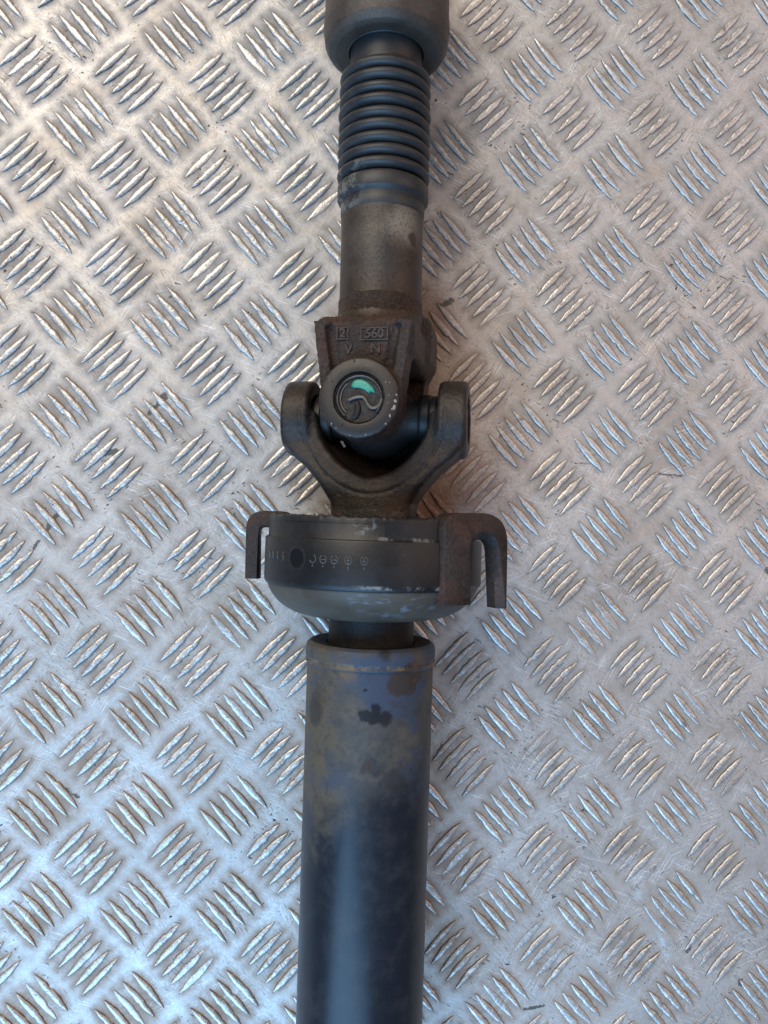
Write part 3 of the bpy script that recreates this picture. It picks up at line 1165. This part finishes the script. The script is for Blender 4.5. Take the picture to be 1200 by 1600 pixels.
def corner_path(pts, rads, seg=8):
    P = [np.array(p, float) for p in pts]
    out = [P[0]]
    for i in range(1, len(P) - 1):
        a, b, c = P[i - 1], P[i], P[i + 1]
        d1, d2 = (a - b) / np.linalg.norm(a - b), (c - b) / np.linalg.norm(c - b)
        q = rads[i - 1]
        s, e = b + d1 * q, b + d2 * q
        for t in np.linspace(0, 1, seg):
            out.append((1 - t) ** 2 * s + 2 * t * (1 - t) * b + t * t * e)
    out.append(P[-1])
    return out


AX65 = J
PHI = 26.0
n_r = FL[0] * math.sin(math.radians(PHI)) + FL[1] * math.cos(math.radians(PHI))
t_r = FL[0] * math.cos(math.radians(PHI)) - FL[1] * math.sin(math.radians(PHI))
FR = (t_r, n_r, FL[2])
outer = corner_path([(2.6, 85), (2.2, 45.0), (38.6, 44.0), (39.8, 87.4)], [8.0, 14.0], 12)
inner = corner_path([(20.6, 85), (19.0, 56.0), (31.8, 56.0), (34.6, 87.4)], [6.2, 6.2], 12)
# match stations piecewise: leg, bend, bridge, bend, leg
ear('bracket_ear', FR, J, resample(outer, 60), resample(inner, 60), 9.0, 3.6, 3.0, BRACKET, support, lift=54.6)
PHI2 = -4.0
n_l = FL[0] * math.sin(math.radians(PHI2)) + FL[1] * math.cos(math.radians(PHI2))
t_l = FL[0] * math.cos(math.radians(PHI2)) - FL[1] * math.sin(math.radians(PHI2))
FLE = (t_l, n_l, FL[2])
outer = corner_path([(-63.6, 80), (-64.0, 46.2), (-44.0, 46.0), (-38.0, 49.5), (-37.0, 80)], [9.5, 3.0, 1.0], 12)
inner = corner_path([(-56.4, 80), (-57.0, 54.4), (-49.0, 54.4), (-47.5, 80)], [2.4, 2.4], 12)
ear('bracket_ear', FLE, J, resample(outer, 60), resample(inner, 60), 8.0, 1.2, 2.0, BRACKET, support, lift=-7.5)

# --- rear tube with its welded collar
M = Mat('weathered_tube_paint')
nd = M.n('ShaderNodeSeparateXYZ')
M.put(nd.inputs[0], M.pos)
ypos = nd.outputs[1]
xpos = nd.outputs[0]
big = M.noise(34, 5, .6)
med = M.noise(11, 5, .65, off=2.)
fine = M.noise(1.6, 4, .65, off=6.)
dust_sheen = M.mix(M.ramp(med, .35, .68), (.060, .063, .065), (.098, .092, .080))
dust_sheen = M.mix(M.ramp(big, .43, .56), dust_sheen, (.042, .062, .100))  # bluish sky reflection put into the dust colour as patches
dust_sheen = M.mix(M.math('MULTIPLY', M.ramp(xpos, .160, .143), M.ramp(med, .35, .6, .3, .9)), dust_sheen, (.105, .088, .060))
black = M.mix(M.ramp(med, .4, .75), (.012, .017, .027), (.028, .033, .042))
# dust film thins out towards the lower end, ragged border
yy = M.math('ADD', ypos, M.math('MULTIPLY', M.math('SUBTRACT', big, .5), .085))
yy = M.math('ADD', yy, M.math('MULTIPLY', M.math('SUBTRACT', med, .5), .03))
yy = M.math('ADD', yy, M.math('MULTIPLY', M.math('SUBTRACT', .152, xpos), .55))
film = M.ramp(yy, -.416, -.380)
dust_sheen = M.mix(M.math('MULTIPLY', M.ramp(M.noise(5, 5, .7, off=17.), .52, .64), .5), dust_sheen, (.040, .040, .042))
col = M.mix(film, black, dust_sheen)
thin = M.math('MULTIPLY', M.ramp(fine, .60, .80), .18)
col = M.mix(thin, col, (.075, .075, .072))
w6 = M.warp(8, 9)
T = lambda x, s: to_world(FL, [(x, math.sqrt(max(0, 30.6 ** 2 - x * x)), s)])[0]
for x, s, r, cc, k, wv in ((13.0, 122, 7.0, (.040, .030, .025), .85, .16), (18, 119, 5.5, (.042, .032, .026), .85, .2),
                           (-26, 139, 6.5, (.040, .036, .034), .8, .25), (-25, 133, 5.0, (.045, .038, .034), .7, .3),
                           (-3.2, 160, 2.4, (.045, .034, .026), .75, .25), (10, 168, 6.0, (.030, .031, .036), .7, .35),
                           (-2, 172, 6.0, (.06, .060, .058), .5, .7), (4, 109, 3.5, (.018, .018, .020), .8, .5), (-12, 118, 3.5, (.16, .11, .06), .5, .7), (20, 113, 5, (.13, .075, .04), .6, .7), (27, 118, 5, (.10, .06, .04), .6, .7)):
    col = M.mix(M.math('MULTIPLY', M.blob(w6, T(x, s), r, wv), k), col, cc)
wet = None
w3 = M.warp(4, 5)
for x, s, r in ((.4, 137.6, 3.4), (-4.2, 136.8, 2.7), (4.8, 138.2, 3.3), (.6, 133.6, 2.2), (-4.5, 125.5, 1.0)):
    q = M.blob(w3, T(x, s), r, .32)
    wet = q if wet is None else M.math('MAXIMUM', wet, q)
col = M.mix(M.math('MULTIPLY', wet, .9), col, (.013, .016, .020))
orange = M.math('MULTIPLY', M.ramp(M.noise(8, 5, .7, off=11.), .60, .72), film)
col = M.mix(M.math('MULTIPLY', orange, M.math('SUBTRACT', .45, M.math('MULTIPLY', wet, .45))), col, (.17, .105, .05))
lipm = M.math('MULTIPLY', M.ramp(M.math('ABSOLUTE', M.math('ADD', ypos, .3306)), .0017, .0005), M.ramp(M.noise(7, 5, .7, off=23.), .44, .62))
col = M.mix(M.math('MULTIPLY', lipm, .7), col, (.19, .15, .10))
spk = M.ramp(M.noise(1.5, 3, .6, off=27.), .66, .70)
col = M.mix(M.math('MULTIPLY', spk, .6), col, (.02, .017, .015))
spk = M.ramp(M.noise(1.3, 3, .6, off=37.), .68, .72)
col = M.mix(M.math('MULTIPLY', spk, M.math('MULTIPLY', film, .5)), col, (.20, .17, .13))
rough = M.math('SUBTRACT', M.mixf(film, .27, .50), M.math('MULTIPLY', wet, .2))
rough = M.math('ADD', rough, M.math('MULTIPLY', med, .10))
n1 = M.bump(M.noise(1.4, 5, .6), .10, .3)
n2 = M.bump(M.noise(14, 3, .5, off=3.), .25, .25, n1)
TUBE = M.out(col, rough, 0.0, n2, .34)
tb = lathe('tube', FL, [(116.4, 30.5), (117.2, 30.6), (340, 30.6), (340, 28.5), (330, 28.3)], TUBE, shaft, n=160)
lathe('collar', FL, rounded([(107.5, 28.6), (107.4, 29.2), (108.8, 31.0), (111.2, 31.5), (114.6, 31.5), (115.4, 30.9), (116.2, 31.6), (117.2, 31.5), (118.6, 30.2)], .7, 3), TUBE, tb, n=160)
lathe('collar_face', FL, rounded([(110, 20.7), (108.2, 21.5), (107.6, 27.5), (107.5, 28.6)], .5, 3), BLACKIRON, tb, n=128)
